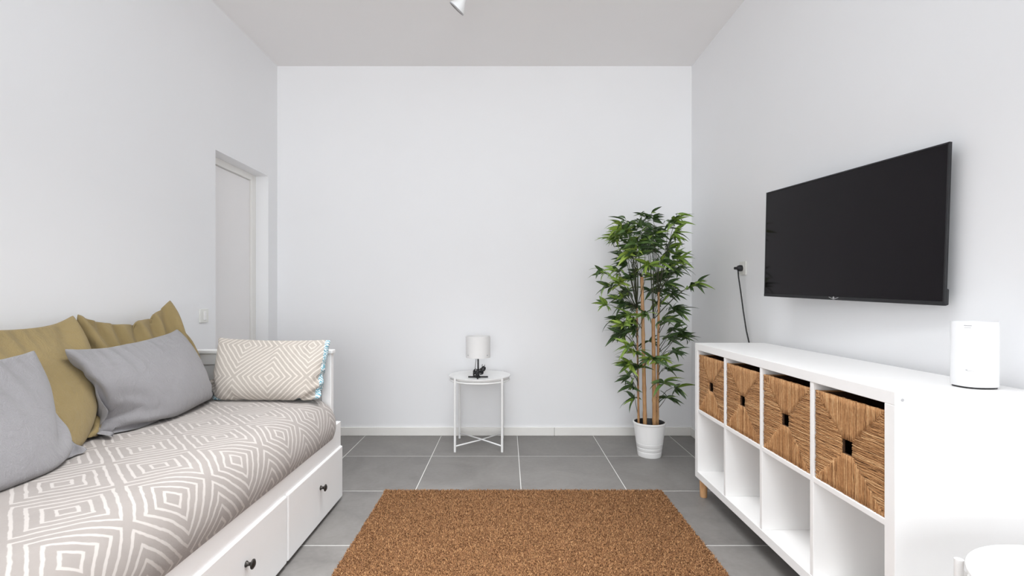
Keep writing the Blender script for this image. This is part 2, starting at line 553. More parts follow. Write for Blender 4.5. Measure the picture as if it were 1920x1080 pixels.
end_panel(BY0 - 0.02, BY0 + 0.02)
bk = bp('back_panel', [(BX0 + 0.004, BX0 + 0.026, BY0 + 0.02, EP, 0.28, 0.76)])
bp('top_rail', [(BX0 - 0.005, BX0 + 0.045, BY0 + 0.02, EP - 0.008, 0.795, 0.815)], parent=bk)
bp('cross_rail', [(BX0 + 0.002, BX0 + 0.034, BY0 + 0.02, EP, 0.735, 0.795)], parent=bk)
bp('slatted_base', [(BX0 + 0.03, -0.93, BY0 + 0.02, EP, 0.33, 0.37)])
bp('front_rail', [(-0.928, -0.903, BY0 - 0.02, BY1, 0.285, 0.425)])
bp('bottom_rail', [(-0.94, -0.905, BY0 - 0.02, BY1, 0.02, 0.05)])
bp('side_board', [(-1.74, -0.93, BY1 - 0.02, BY1 - 0.002, 0.02, 0.40)])
for yy in (1.977, 1.317):
    bp('drawer_divider', [(-1.74, -0.915, yy - 0.006, yy + 0.006, 0.02, 0.30)])
def knob(root, y, z):
    mt = Matrix.Translation((BX1 + 0.0, y, z)) @ Matrix.Rotation(math.pi / 2, 4, 'Y')
    MB().lathe([(0, 0), (0.011, 0), (0.010, 0.003), (0.006, 0.007), (0.006, 0.015), (0.010, 0.019), (0.0165, 0.022), (0.0165, 0.025), (0.010, 0.029), (0, 0.030)], 24, mt).build('knob', M['bronze'], root, smooth=True, origin=O)
for k in range(3):
    y1 = BY1 - 0.66 * k - (0.0 if k == 0 else 0.004); y0 = BY1 - 0.66 * (k + 1) + 0.004
    d_ = bp('drawer', [(-0.915, BX1, y0, y1, 0.018, 0.293)], bevel=0.006)
    knob(d_, (y0 + y1) / 2 + 0.015, 0.185)
    bp('drawer_box', [(-1.72, -0.915, y0 + 0.02, y1 - 0.03, 0.03, 0.24)], parent=d_)

# bedspread over the mattress, wrapped round the front and the far end
def smooth_noise(seed, n=6):
    r = np.random.RandomState(seed)
    ks = r.uniform(1.5, 9, n); an = r.uniform(0, 2 * math.pi, n); ph = r.uniform(0, 2 * math.pi, n)
    def f(x, y):
        v = 0
        for k, a, p_ in zip(ks, an, ph):
            v = v + np.sin((x * math.cos(a) + y * math.sin(a)) * k * 2 + p_) / k
        return v / n * 2
    return f
def make_bedspread():
    TOP, R = 0.570, 0.130
    s0, s1 = -1.76, -0.887 - R                      # flat part across the bed
    t0, t1 = 0.60, 2.625 - R
    ang = 2.05
    ns, nt = 90, 170
    S = np.linspace(s0, s1 + R * ang, ns)
    T = np.linspace(t0, t1 + R * 1.5, nt)
    ss, tt = np.meshgrid(S, T)
    es = np.maximum(0, ss - s1); et = np.maximum(0, tt - t1)
    r = np.sqrt(es ** 2 + et ** 2) + 1e-9
    a = np.minimum(r / R, ang)
    dx, dy = es / r, et / r
    X = np.minimum(ss, s1) + dx * R * np.sin(a)
    Y = np.minimum(tt, t1) + dy * R * np.sin(a)
    Z = TOP - R * (1 - np.cos(a)) * 1.08
    n1, n2 = smooth_noise(3), smooth_noise(9, 8)
    lump = n1(ss * 1.1, tt * 1.1) * 0.010 + n2(ss * 2.4, tt * 2.4) * 0.004
    lump = lump + 0.012 * np.sin(np.clip((ss - s0) / (s1 - s0), 0, 1) * math.pi)
    Z = Z + lump * np.clip(1 - a / 2.2, 0.25, 1)
    X = X + dx * lump * 0.6 * (a > 0.3)
    v = np.stack([X, Y, Z], -1).reshape(-1, 3)
    idx = np.arange(ns * nt).reshape(nt, ns)
    f = np.stack([idx[:-1, :-1], idx[:-1, 1:], idx[1:, 1:], idx[1:, :-1]], -1).reshape(-1, 4)
    # underside so that the cover is a closed body
    vb = np.stack([np.clip(X, -9, -0.955), np.minimum(Y, 2.57), np.full_like(Z, 0.372)], -1).reshape(-1, 3)
    n = len(v)
    rim = np.concatenate([idx[0, :-1], idx[:-1, -1], idx[-1, :0:-1], idx[:0:-1, 0]])
    side = [(int(rim[i]), int(rim[i] + n), int(rim[(i + 1) % len(rim)] + n), int(rim[(i + 1) % len(rim)])) for i in range(len(rim))]
    fb = (f + n)[:, ::-1]
    me = bpy.data.meshes.new('bedspread')
    me.from_pydata(np.concatenate([v, vb]).tolist(), [], f.tolist() + fb.tolist() + side)
    uvl = me.uv_layers.new(name='UVMap')
    flat = np.stack([tt, ss], -1).reshape(-1, 2)
    flat = np.concatenate([flat, flat])
    li = np.zeros(len(me.loops), dtype=np.int32); me.loops.foreach_get('vertex_index', li)
    uvl.data.foreach_set('uv', flat[li].astype(np.float32).ravel())
    me.polygons.foreach_set('use_smooth', [True] * len(me.polygons))
    me.materials.append(M['bedspread'])
    o = bpy.data.objects.new('bedspread', me); COL.objects.link(o)
    return o
spread = make_bedspread()
tag(spread, 'beige bedspread with cream nested squares covering the daybed mattress', 'bedspread')

# ------------------------------------------------------------------ cushions: two sewn sheets inflated by a small cloth solver
def bvh_of(objs):
    out = []
    for o in objs:
        me = o.data
        co = [o.matrix_world @ v.co for v in me.vertices]
        arr = np.array([tuple(c) for c in co])
        out.append((BVHTree.FromPolygons(co, [tuple(p.vertices) for p in me.polygons]), arr.min(0), arr.max(0)))
    return out

def cushion_sim(w, h, corners, thick, planes, bvhs, seed=0, steps=130, iters=6, nu=44, grav=0.0005, edges=None, hold=0.10):
    nv = max(20, int(nu * h / w))
    bl, br, tl, tr = [np.array(c, float) for c in corners]
    u = np.linspace(0, 1, nu)[None, :, None]; v = np.linspace(0, 1, nv)[:, None, None]
    base = (bl * (1 - u) + br * u) * (1 - v) + (tl * (1 - u) + tr * u) * v
    nrm = np.cross(br - bl, tl - bl); nrm /= np.linalg.norm(nrm)
    Fi = np.arange(nu * nv).reshape(nv, nu)
    Bi = Fi.copy(); cnt = nu * nv
    inner = np.zeros((nv, nu), bool); inner[1:-1, 1:-1] = True
    Bi[inner] = cnt + np.arange(inner.sum())
    N = cnt + int(inner.sum())
    rs = np.random.RandomState(seed)
    P = np.zeros((N, 3))
    blob = (np.sin(math.pi * u) * np.sin(math.pi * v))
    P[Fi.ravel()] = (base + nrm * blob * thick * 0.35).reshape(-1, 3)
    P[Bi[inner]] = (base - nrm * blob * thick * 0.35)[inner]
    P += rs.normal(0, 0.0012, P.shape)
    uvr = np.zeros((N, 2))
    g = np.stack(np.broadcast_arrays(u[..., 0] * w, v[..., 0] * h), -1)
    uvr[Fi.ravel()] = g.reshape(-1, 2); uvr[Bi[inner]] = g[inner]
    batches = []
    for G in (Fi, Bi):
        du, dv = w / (nu - 1), h / (nv - 1)
        for par in (0, 1):
            batches.append((G[:, par:-1:2].ravel(), G[:, par + 1::2][:, :G[:, par:-1:2].shape[1]].ravel(), du, 1.0))
            batches.append((G[par:-1:2, :].ravel(), G[par + 1::2, :][:G[par:-1:2, :].shape[0]].ravel(), dv, 1.0))
            a = G[par:-1:2, :-1]; batches.append((a.ravel(), G[par + 1::2, 1:][:a.shape[0]].ravel(), math.hypot(du, dv), 0.5))
            a = G[par:-1:2, 1:]; batches.append((a.ravel(), G[par + 1::2, :-1][:a.shape[0]].ravel(), math.hypot(du, dv), 0.5))
        for par in (0, 1):
            cols = [i for i in range(nu - 2) if (i // 2) % 2 == par]
            batches.append((G[:, cols].ravel(), G[:, [i + 2 for i in cols]].ravel(), 2 * du, 0.10))
            rows = [i for i in range(nv - 2) if (i // 2) % 2 == par]
            batches.append((G[rows].ravel(), G[[i + 2 for i in rows]].ravel(), 2 * dv, 0.10))
    def quads(G): return np.stack([G[:-1, :-1], G[:-1, 1:], G[1:, 1:], G[1:, :-1]], -1).reshape(-1, 4)
    Q = np.concatenate([quads(Fi), quads(Bi)[:, ::-1]])
    tri = np.concatenate([Q[:, [0, 1, 2]], Q[:, [0, 2, 3]]])
    V0 = w * h * thick * 0.62
    cid = [Fi[0, 0], Fi[0, -1], Fi[-1, 0], Fi[-1, -1]]
    ctg = np.array([bl, br, tl, tr])
    # seams follow the edge lines read from the photograph
    def line(a, mids, b_, n):
        pts = np.array([a] + [np.array(m_, float) for m_ in mids] + [b_])
        L = np.concatenate([[0], np.cumsum(np.linalg.norm(np.diff(pts, axis=0), axis=1))]); L /= L[-1]
        t_ = np.linspace(0, 1, n)
        return np.stack([np.interp(t_, L, pts[:, k]) for k in range(3)], -1)
    edges = edges or {}
    eid = np.concatenate([Fi[0, 1:-1], Fi[-1, 1:-1], Fi[1:-1, 0], Fi[1:-1, -1]])
    etg = np.concatenate([line(bl, edges.get('bottom', []), br, nu)[1:-1], line(tl, edges.get('top', []), tr, nu)[1:-1],
                          line(bl, edges.get('left', []), tl, nv)[1:-1], line(br, edges.get('right', []), tr, nv)[1:-1]])
    Pp = P.copy()
    for st in range(steps):
        A, B, C = P[tri[:, 0]], P[tri[:, 1]], P[tri[:, 2]]
        fn = np.cross(B - A, C - A)
        vol = np.einsum('ij,ij->i', A, np.cross(B, C)).sum() / 6.0
        nn = np.zeros_like(P)
        for k in range(3):
            for ax in range(3):
                nn[:, ax] += np.bincount(tri[:, k], fn[:, ax], N)
        pr = np.clip((V0 - vol) / V0, -0.5, 1.0)
        nn /= (w * h / (nu * nv)) * 6
        vel = (P - Pp) * 0.90
        Pp = P.copy()
        P = P + vel + nn * pr * 0.012
        P[:, 2] -= grav
        for it in range(iters):
            for (a, b, L, kf) in batches:
                d = P[b] - P[a]
                ln = np.sqrt((d * d).sum(1)) + 1e-9
                c = (0.5 * kf * (ln - L) / ln)[:, None] * d
                P[a] += c; P[b] -= c
            P[cid] += (ctg - P[cid]) * 0.35
            P[eid] += (etg - P[eid]) * hold
        for (n_, off) in planes:
            n_ = np.array(n_, float); n_ /= np.linalg.norm(n_)
            dd = P @ n_ - off
            m = dd < 0
            P[m] -= dd[m][:, None] * n_
            Pp[m] += (P[m] - Pp[m]) * 0.6
        if bvhs and (st % 6 == 5 or st == steps - 1):
            for bv, lo_, hi_ in bvhs:
                near = np.where(((P > lo_ - 0.01) & (P < hi_ + 0.01)).all(1))[0]
                for i in near:
                    loc, no, ix, ds = bv.find_nearest(Vector(P[i]), 0.09)
                    if loc is None: continue
                    if (Vector(P[i]) - loc).dot(no) < 0.003:
                        P[i] = loc + no * 0.003
                        Pp[i] += (P[i] - Pp[i]) * 0.6
    return P, uvr, Fi, Bi, quads

def cushion(name, mat, w, h, corners, thick, planes, bvhs, label, group=None, back_mat=None, **kw):
    P, uvr, Fi, Bi, quads = cushion_sim(w, h, corners, thick, planes, bvhs, **kw)
    org = Vector(((P[:, 0].min() + P[:, 0].max()) / 2, (P[:, 1].min() + P[:, 1].max()) / 2, P[:, 2].min()))
    def mesh(nm, faces, m):
        ids = np.unique(faces); rm = -np.ones(len(P), int); rm[ids] = np.arange(len(ids))
        me = bpy.data.meshes.new(nm)
        me.from_pydata((P[ids] - np.array(org)).tolist(), [], rm[faces].tolist())
        uvl = me.uv_layers.new(name='UVMap')
        li = np.zeros(len(me.loops), dtype=np.int32); me.loops.foreach_get('vertex_index', li)
        uvl.data.foreach_set('uv', uvr[ids][li].astype(np.float32).ravel())
        me.polygons.foreach_set('use_smooth', [True] * len(me.polygons))
        me.materials.append(m)
        o = bpy.data.objects.new(nm, me); COL.objects.link(o)
        md = o.modifiers.new('sub', 'SUBSURF'); md.levels = 1; md.render_levels = 1
        return o
    qf, qb = quads(Fi), quads(Bi)[:, ::-1]
    if back_mat is None:
        o = mesh(name, np.concatenate([qf, qb]), mat)
        o.location = org
        tag(o, label, 'cushion', group)
        bpy.context.view_layer.update()
        return o, None
    nv, nu = Fi.shape
    cut = nu - 3
    qf1 = quads(Fi[:, :cut + 1]); qf2 = quads(Fi[:, cut:])
    root = empty(name, org, label, 'pillow', group)
    a = mesh('front_cover', qf1, mat); a.parent = root
    b_ = mesh('reverse_cover', np.concatenate([qb, qf2]), back_mat); b_.parent = root
    b_['label'] = 'teal and white patterned reverse side of the pillowcase'
    return root, None

FLOORP = ((0, 0, 1), 0.582)                         # top of the bedspread
WALLP = ((1, 0, 0), -1.752)
ENDP = ((0, -1, 0), -2.572)
G_OL, G_GR = 'olive cushions on the daybed', 'grey cushions on the daybed'
# seen from the room: left edge is nearer the camera (small y), right edge is farther away
ol1, _ = cushion('cushion', M['olive_cloth'], 0.66, 0.58, [(-1.50, 1.28, 0.59), (-1.50, 1.80, 0.59), (-1.735, 1.33, 1.03), (-1.735, 1.945, 1.04)], 0.15,
                 [FLOORP, WALLP], [], 'olive cushion nearest the camera against the wall, behind the left grey one', G_OL, seed=1,
                 edges={'top': [(-1.72, 1.67, 1.015), (-1.72, 1.80, 1.012), (-1.735, 1.88, 1.022)]})
ol2, _ = cushion('cushion', M['olive_cloth'], 0.70, 0.58, [(-1.56, 1.93, 0.59), (-1.58, 2.50, 0.59), (-1.740, 1.96, 1.035), (-1.738, 2.50, 1.098)], 0.12,
                 [FLOORP, WALLP, ENDP], bvh_of([ol1]), 'olive cushion with a peaked corner farther along the wall, beside the light switch', G_OL, seed=2,
                 edges={'top': [(-1.735, 2.10, 1.005), (-1.725, 2.22, 0.992), (-1.735, 2.36, 1.020)], 'right': [(-1.632, 2.51, 0.84), (-1.665, 2.51, 0.95)]})
gr1, _ = cushion('cushion', M['grey_cloth'], 0.62, 0.43, [(-1.36, 1.04, 0.59), (-1.395, 1.615, 0.59), (-1.56, 1.04, 0.93), (-1.555, 1.60, 0.93)], 0.115,
                 [FLOORP, WALLP], bvh_of([ol1, ol2]), 'light grey cushion at the left edge of the photo, in front of an olive one', G_GR, seed=3,
                 edges={'right': [(-1.47, 1.60, 0.66), (-1.52, 1.60, 0.76)]})
gr2, _ = cushion('cushion', M['grey_cloth'], 0.72, 0.43, [(-1.40, 1.75, 0.59), (-1.487, 2.46, 0.605), (-1.595, 1.742, 0.918), (-1.63, 2.40, 0.942)], 0.125,
                 [FLOORP, WALLP, ENDP], bvh_of([ol1, ol2]), 'light grey cushion next to the patterned pillow at the end of the daybed', G_GR, seed=4,
                 edges={'left': [(-1.46, 1.79, 0.68), (-1.52, 1.78, 0.80)], 'top': [(-1.60, 1.95, 0.918), (-1.61, 2.15, 0.935)]})
pil, _ = cushion('pillow', M['pillowcase'], 0.62, 0.37, [(-1.475, 2.43, 0.588), (-0.940, 2.43, 0.588), (-1.515, 2.55, 0.885), (-0.925, 2.54, 0.872)], 0.14,
                 [FLOORP, ENDP], bvh_of([gr2]), 'beige pillow with cream nested squares leaning on the end panel of the daybed', back_mat=M['pillowback'], seed=5,
                 edges={'top': [(-1.40, 2.555, 0.898), (-1.05, 2.55, 0.892)]})

# ------------------------------------------------------------------ rug
RX0, RX1, RY0, RY1, RH = -0.686, 0.868, 0.55, 2.735, 0.009
rug = empty('rug', ((RX0 + RX1) / 2, (RY0 + RY1) / 2, 0), 'brown coir rug lying on the grey tiles', 'rug')
MB().box(RX0, RX1, RY0, RY1, 0.0003, RH).build('rug_backing', M['rug_base'], rug, 0.002, origin=rug.location)
def make_pile(n=150000):
    r = np.random.RandomState(5)
    # denser where the weave is in reach of the eye, thinner at the near end
    x = r.uniform(RX0 - 0.001, RX1 + 0.001, n); y = RY0 + (RY1 + 0.001 - RY0) * r.uniform(0, 1, n) ** 0.75
    z = np.full(n, RH - 0.001)
    an = r.uniform(0, 2 * math.pi, n); ln = r.uniform(0.005, 0.011, n); lean = r.uniform(0.002, 0.008, n); wd = r.uniform(0.0009, 0.0018, n)
    dx, dy = np.cos(an), np.sin(an)
    sx, sy = -dy, dx
    b0 = np.stack([x - sx * wd, y - sy * wd, z], -1); b1 = np.stack([x + sx * wd, y + sy * wd, z], -1)
    m = np.stack([x + dx * lean * 0.5, y + dy * lean * 0.5, z + ln * 0.7], -1)
    t_ = np.stack([x + dx * lean * 1.3, y + dy * lean * 1.3, z + ln * 0.75], -1)
    m0 = m.copy(); m0[:, 0] -= sx * wd; m0[:, 1] -= sy * wd
    m1 = m.copy(); m1[:, 0] += sx * wd; m1[:, 1] += sy * wd
    V = np.stack([b0, b1, m1, m0, t_], 1).reshape(-1, 3) - np.array(rug.location)
    k = np.arange(n) * 5
    me = bpy.data.meshes.new('pile')
    quad = np.stack([k, k + 1, k + 2, k + 3], -1); tr_ = np.stack([k + 3, k + 2, k + 4], -1)
    loops = np.concatenate([quad.ravel(), tr_.ravel()])
    me.vertices.add(len(V)); me.vertices.foreach_set('co', V.astype(np.float32).ravel())
    me.loops.add(len(loops)); me.loops.foreach_set('vertex_index', loops.astype(np.int32))
    me.polygons.add(2 * n)
    me.polygons.foreach_set('loop_start', np.concatenate([np.arange(n) * 4, 4 * n + np.arange(n) * 3]).astype(np.int32))
    me.update(calc_edges=True)
    at = me.attributes.new('tone', 'FLOAT', 'POINT')
    at.data.foreach_set('value', np.repeat(np.clip(r.normal(0.5, 0.25, n), 0, 1), 5).astype(np.float32))
    me.materials.append(M['rug_pile'])
    o = bpy.data.objects.new('pile', me); COL.objects.link(o); o.parent = rug; o['kind'] = 'stuff'
make_pile()
q = px(811, 974, 2.36)
tag(MB().box(-0.004, 0.004, -0.003, 0.003, 0, 0.003).build('paper_scrap', M['white'], None, 0.001, origin=(q.x, 2.36, 0.016)), 'tiny white scrap lying on the brown rug', 'scrap')

# ------------------------------------------------------------------ cube shelf
SX0, SX1, SY0, SY1, SZ0, SZ1 = 1.045, 1.428, 1.308, 2.70, 0.103, 0.843
sh = empty('cube_shelf', ((SX0 + SX1) / 2, (SY0 + SY1) / 2, 0), 'long low white shelf unit with eight square compartments under the television', 'shelf unit')
O2 = sh.location
TK, TI = 0.037, 0.018
def sp(name, q, m='white', bevel=0.0015, parent=None):
    return MB().box(*q).build(name, M[m], parent or sh, bevel, origin=O2)
sp('top_panel', (SX0, SX1, SY0, SY1, SZ1 - TK, SZ1))
sp('bottom_panel', (SX0, SX1, SY0, SY1, SZ0, SZ0 + TK))
sideN = sp('side_panel', (SX0, SX1, SY0, SY0 + TK, SZ0 + TK, SZ1 - TK))
sp('side_panel', (SX0, SX1, SY1 - TK, SY1, SZ0 + TK, SZ1 - TK))
cw = (SY1 - SY0 - 2 * TK - 3 * TI) / 4
cells = []
for k in range(4):
    y1 = SY1 - TK - k * (cw + TI)
    cells.append((y1 - cw, y1))
    if k < 3: sp('divider', (SX0 + 0.002, SX1, y1 - cw - TI, y1 - cw, SZ0 + TK, SZ1 - TK))
ZM = 0.474
for (y0, y1) in cells:
    sp('middle_shelf', (SX0 + 0.002, SX1, y0, y1, ZM - TI / 2, ZM + TI / 2))
for lx in (SX0 + 0.033, SX1 - 0.033):
    for ly in (SY0 + 0.045, SY1 - 0.035):
        MB().lathe([(0, 0), (0.017, 0), (0.0185, 0.003), (0.0215, SZ0 - 0.002), (0.0215, SZ0), (0, SZ0)], 20, Matrix.Translation((lx, ly, 0))).build('leg', M['wood'], sh, smooth=True, angle=40, origin=O2)
MB().lathe([(0, 0), (0.0042, 0), (0.0042, 0.0012), (0.003, 0.0014), (0.0, 0.0014)], 16, Matrix.Translation((SX0 + 0.020, SY0, SZ1 - 0.022)) @ Matrix.Rotation(math.pi / 2, 4, 'X')).build('screw_cap', M['grey_mark'], sideN, smooth=True, origin=O2)

# woven baskets
BW, BHT, BD, HOLE = cw - 0.010, SZ1 - TK - (ZM + TI / 2) - 0.026, 0.36, 0.023
def weave_mesh(seed):
    r = random.Random(seed)
    mb = MB()
    hw, hh = BW / 2, BHT / 2
    pitch = 0.0040
    def strand(p0, p1, vertical, rad):
        n = max(3, int((Vector(p1) - Vector(p0)).length / 0.022) + 1)
        ph, am = r.uniform(0, 6.28), r.uniform(0.0004, 0.0012)
        path, rr = [], []
        for i in range(n + 1):
            t = i / n
            a = p0[0] + (p1[0] - p0[0]) * t; b_ = p0[1] + (p1[1] - p0[1]) * t
            wv = am * math.sin(ph + t * n * 1.9) + r.uniform(-0.0003, 0.0003)
            if vertical: a += wv
            else: b_ += wv
            path.append((-0.0015 + r.uniform(-0.0013, 0.0013), a, b_)); rr.append(rad * r.uniform(0.85, 1.15))
        mb.tube(path, rr, 5, True, max(0, min(1, r.gauss(0.5, 0.21))))
    k = -hw
    while k <= hw:
        lim = max(HOLE, abs(k) * hh / hw)
        for s_ in (1, -1):
            e = lim - r.uniform(0, 0.006) if lim > HOLE else HOLE
            strand((k, s_ * (hh + r.uniform(-0.001, 0.002))), (k + r.uniform(-.001, .001), s_ * max(HOLE, e)), True, pitch * 0.54)
        k += pitch * r.uniform(0.9, 1.1)
    k = -hh
    while k <= hh:
        lim = max(HOLE, abs(k) * hw / hh)
        for s_ in (1, -1):
            e = lim - r.uniform(0, 0.006) if lim > HOLE else HOLE
            strand((s_ * (hw + r.uniform(-0.001, 0.001)), k), (s_ * max(HOLE, e), k + r.uniform(-.001, .001)), False, pitch * 0.54)
        k += pitch * r.uniform(0.9, 1.1)
    return mb
def make_basket(seed):
    root = bpy.data.objects.new('seagrass_basket', None); COL.objects.link(root); root.empty_display_size = 0.1
    hw = BW / 2
    t_ = 0.008
    m = MB()
    m.box(t_, BD, -hw, -hw + t_, 0, BHT - 0.004); m.box(t_, BD, hw - t_, hw, 0, BHT - 0.004)
    m.box(BD - t_, BD, -hw + t_, hw - t_, 0, BHT - 0.004); m.box(t_, BD - t_, -hw + t_, hw - t_, 0, t_)
    c_ = BHT / 2
    m.box(0, t_, -hw, hw, 0, c_ - HOLE); m.box(0, t_, -hw, hw, c_ + HOLE, BHT - 0.004)
    m.box(0, t_, -hw, -HOLE, c_ - HOLE, c_ + HOLE); m.box(0, t_, HOLE, hw, c_ - HOLE, c_ + HOLE)
    m.build('basket_body', M['straw_core'], root, 0.001)
    w_ = weave_mesh(seed)
    w_.v = [(x, y, z + c_) for x, y, z in w_.v]
    o = w_.build('woven_front', M['straw'], root, smooth=True); o['kind'] = 'stuff'
    rim = MB(); rr = random.Random(seed + 50)
    for i in range(2):
        path = [(0.002 + i * 0.004, -hw + BW * t / 24, BHT - 0.003 + rr.uniform(-0.001, 0.0012)) for t in range(25)]
        rim.tube(path, 0.0036, 6, True, 0.35 + 0.2 * i)
    for s_ in (-1, 1):
        rim.tube([(0.01 + (BD - 0.012) * t / 8, s_ * (hw - 0.004), BHT - 0.004) for t in range(9)], 0.004, 6, True, 0.45)
    rim.build('rim', M['straw'], root, smooth=True)
    return root
blabels = ['woven seagrass basket in the shelf compartment farthest from the camera', 'second woven seagrass basket counted from the potted bamboo',
           'third woven seagrass basket counted from the potted bamboo', 'largest looking woven seagrass basket, nearest the camera']
for k, (y0, y1) in enumerate(cells):
    bkt = make_basket(20 + k)
    bkt.location = (SX0 + 0.010, (y0 + y1) / 2, ZM + TI / 2 + 0.001)
    tag(bkt, blabels[k], 'basket', 'woven baskets in the shelf')

# white cylindrical router on the shelf
rt = empty('router', (1.328, 1.380, SZ1), 'white rounded wireless router standing on the shelf top', 'router')
RXs, RYs = 0.80, 0.68
MB().lathe([(0, 0.0), (0.059, 0.0), (0.060, 0.006), (0, 0.006)], 48, None, RXs, RYs, 2.5).build('foot', M['black'], rt, smooth=True, angle=40)
MB().lathe([(0, 0.005), (0.062, 0.005), (0.064, 0.007), (0.064, 0.183), (0.062, 0.186), (0.058, 0.186), (0.056, 0.180), (0, 0.180)], 64, None, RXs, RYs, 2.5).build('housing', M['router'], rt, smooth=True, angle=50)
MB().lathe([(0.0, 0.1805), (0.055, 0.1805), (0.0, 0.1806)], 48, None, RXs, RYs, 2.5).build('top_vent', M['grey_mark'], rt, smooth=True, angle=40)
for (a, z, wd, hh_) in ((-2.55, 0.176, 0.016, 0.0022), (-2.55, 0.170, 0.014, 0.0010), (-2.62, 0.052, 0.004, 0.003), (-2.42, 0.050, 0.014, 0.0010)):
    c_, s_ = math.cos(a), math.sin(a)
    cc = math.copysign(abs(c_) ** 0.8, c_); s2 = math.copysign(abs(s_) ** 0.8, s_)
    MB().box(-wd / 2, wd / 2, -0.0004, 0.0003, -hh_ / 2, hh_ / 2, Matrix.Translation((0.0642 * cc * RXs, 0.0642 * s2 * RYs, z)) @ Matrix.Rotation(a + math.pi / 2 + 0.05, 4, 'Z')).build('printed_mark', M['grey_mark'], rt)

# ------------------------------------------------------------------ television on the right wall
far_t, far_b = px(1435, 362, 2.483), px(1435, 555.5, 2.483)
near_t, near_b = px(1776, 267, 1.566), px(1776, 573.5, 1.566)
ctr = (far_t + far_b + near_t + near_b) / 4
ax = ((near_t + near_b) - (far_t + far_b)).normalized()
TW = ((near_t + near_b) / 2 - (far_t + far_b) / 2).length
TH = ((far_t - far_b).length + (near_t - near_b).length) / 2
up = Vector((0, 0, 1)); up = (up - ax * up.dot(ax)).normalized()
ay = up.cross(ax)
tv = empty('television', (0, 0, 0), 'flat black television mounted on the right wall above the shelf', 'television')
tv.matrix_world = Matrix((( ax.x, ay.x, up.x, ctr.x), (ax.y, ay.y, up.y, ctr.y), (ax.z, ay.z, up.z, ctr.z), (0, 0, 0, 1)))
hw, hh = TW / 2, TH / 2
MB().box(-hw, hw, 0.0015, 0.009, -hh, hh).build('panel', M['darkgrey'], tv, 0.0015)
MB().box(-hw + 0.006, hw - 0.006, 0.0, 0.002, -hh + 0.014, hh - 0.006).build('screen', M['screen'], tv)
bz = MB()
bz.box(-hw, hw, -0.0022, 0.003, -hh, -hh + 0.0135); bz.box(-hw, hw, -0.0014, 0.003, hh - 0.0055, hh)
bz.box(-hw, -hw + 0.0055, -0.0014, 0.003, -hh, hh); bz.box(hw - 0.0055, hw, -0.0014, 0.003, -hh, hh)
bz.build('bezel', M['darkgrey'], tv, 0.0008)
MB().box(-hw + 0.02, hw - 0.0005, 0.009, 0.018, -hh + 0.001, -hh + 0.055).build('speaker_housing', M['darkgrey'], tv, 0.004)
MB().box(-0.30, 0.28, 0.009, 0.032, -hh + 0.03, 0.06).build('rear_housing', M['darkgrey'], tv, 0.008)
lg = MB()
for s_ in (-1, 1):
    lg.box(-0.013, 0.013, -0.0030, -0.0022, -0.0012, 0.0012, Matrix.Translation((s_ * 0.013, 0, -hh + 0.0072)) @ Matrix.Rotation(-s_ * 0.32, 4, 'Y'))
lg.box(-0.004, 0.004, -0.0030, -0.0022, -0.004, 0.004, Matrix.Translation((0, 0, -hh + 0.0095)) @ Matrix.Rotation(0.785, 4, 'Y'))
lg.build('logo', M['steel'], tv)
# wall bracket
iv = Matrix(tv.matrix_world).inverted()
wc = Vector((XR, ctr.y + 0.02, ctr.z))
MB().tube([(0.0, 0.030, 0.0), iv @ (wc + Vector((-0.008, 0, 0)))], 0.014, 10).build('bracket_arm', M['black'], tv)
MB().box(-0.008, -0.001, -0.05, 0.05, -0.10, 0.10, iv @ Matrix.Translation(wc)).build('wall_plate', M['black'], tv)

# ------------------------------------------------------------------ tray tables
def make_tray_table(name):
    root = bpy.data.objects.new(name, None); COL.objects.link(root); root.empty_display_size = 0.1
    H, R = 0.52, 0.226
    prof = [(0, H - 0.020), (R - 0.030, H - 0.020), (R - 0.018, H - 0.017), (R - 0.004, H), (R, H + 0.001), (R + 0.0015, H - 0.002), (R - 0.010, H - 0.021), (R - 0.024, H - 0.0235), (0, H - 0.0235)]
    MB().lathe(prof, 72).build('tray', M['metal_white'], root, smooth=True, angle=60)
    rg = MB(); rg.tube([(0.218 * math.cos(2 * math.pi * k / 48), 0.218 * math.sin(2 * math.pi * k / 48), H - 0.030) for k in range(49)], 0.006, 8, False)
    rg.build('support_ring', M['metal_white'], root, smooth=True)
    for k in range(4):
        a = math.pi / 4 + k * math.pi / 2
        c_, s_ = math.cos(a), math.sin(a)
        m = MB()
        m.tube([(0.236 * c_, 0.236 * s_, 0.0), (0.236 * c_, 0.236 * s_, 0.004), (0.2365 * c_, 0.2365 * s_, H - 0.001)], [0.0085, 0.0085, 0.0085], 14)
        m.box(0.212, 0.236, -0.003, 0.003, H - 0.036, H - 0.024, Matrix.Rotation(a, 4, 'Z'))
        m.build('leg', M['metal_white'], root, smooth=True, angle=40)
    for k in range(2):
        a = math.pi / 4 + k * math.pi / 2
        c_, s_ = math.cos(a) * 0.232, math.sin(a) * 0.232
        MB().tube([(-c_, -s_, 0.040 + 0.002 * k), (0, 0, 0.040 + 0.010 * (k - 0.5)), (c_, s_, 0.040 + 0.002 * k)], 0.005, 10).build('cross_brace', M['metal_white'], root, smooth=True)
    return root
G_T = 'white tray tables'
TBX, TBY = -0.203, 3.60
t1 = make_tray_table('tray_table'); t1.location = (TBX, TBY, 0)
tag(t1, 'white metal tray table carrying the small lamp by the back wall', 'side table', G_T)
t2 = copy_tree(t1); t2.location = (1.167, 0.907, 0)
tag(t2, 'bare white tray table cut off at the lower right corner, near the shelf', 'side table', G_T)

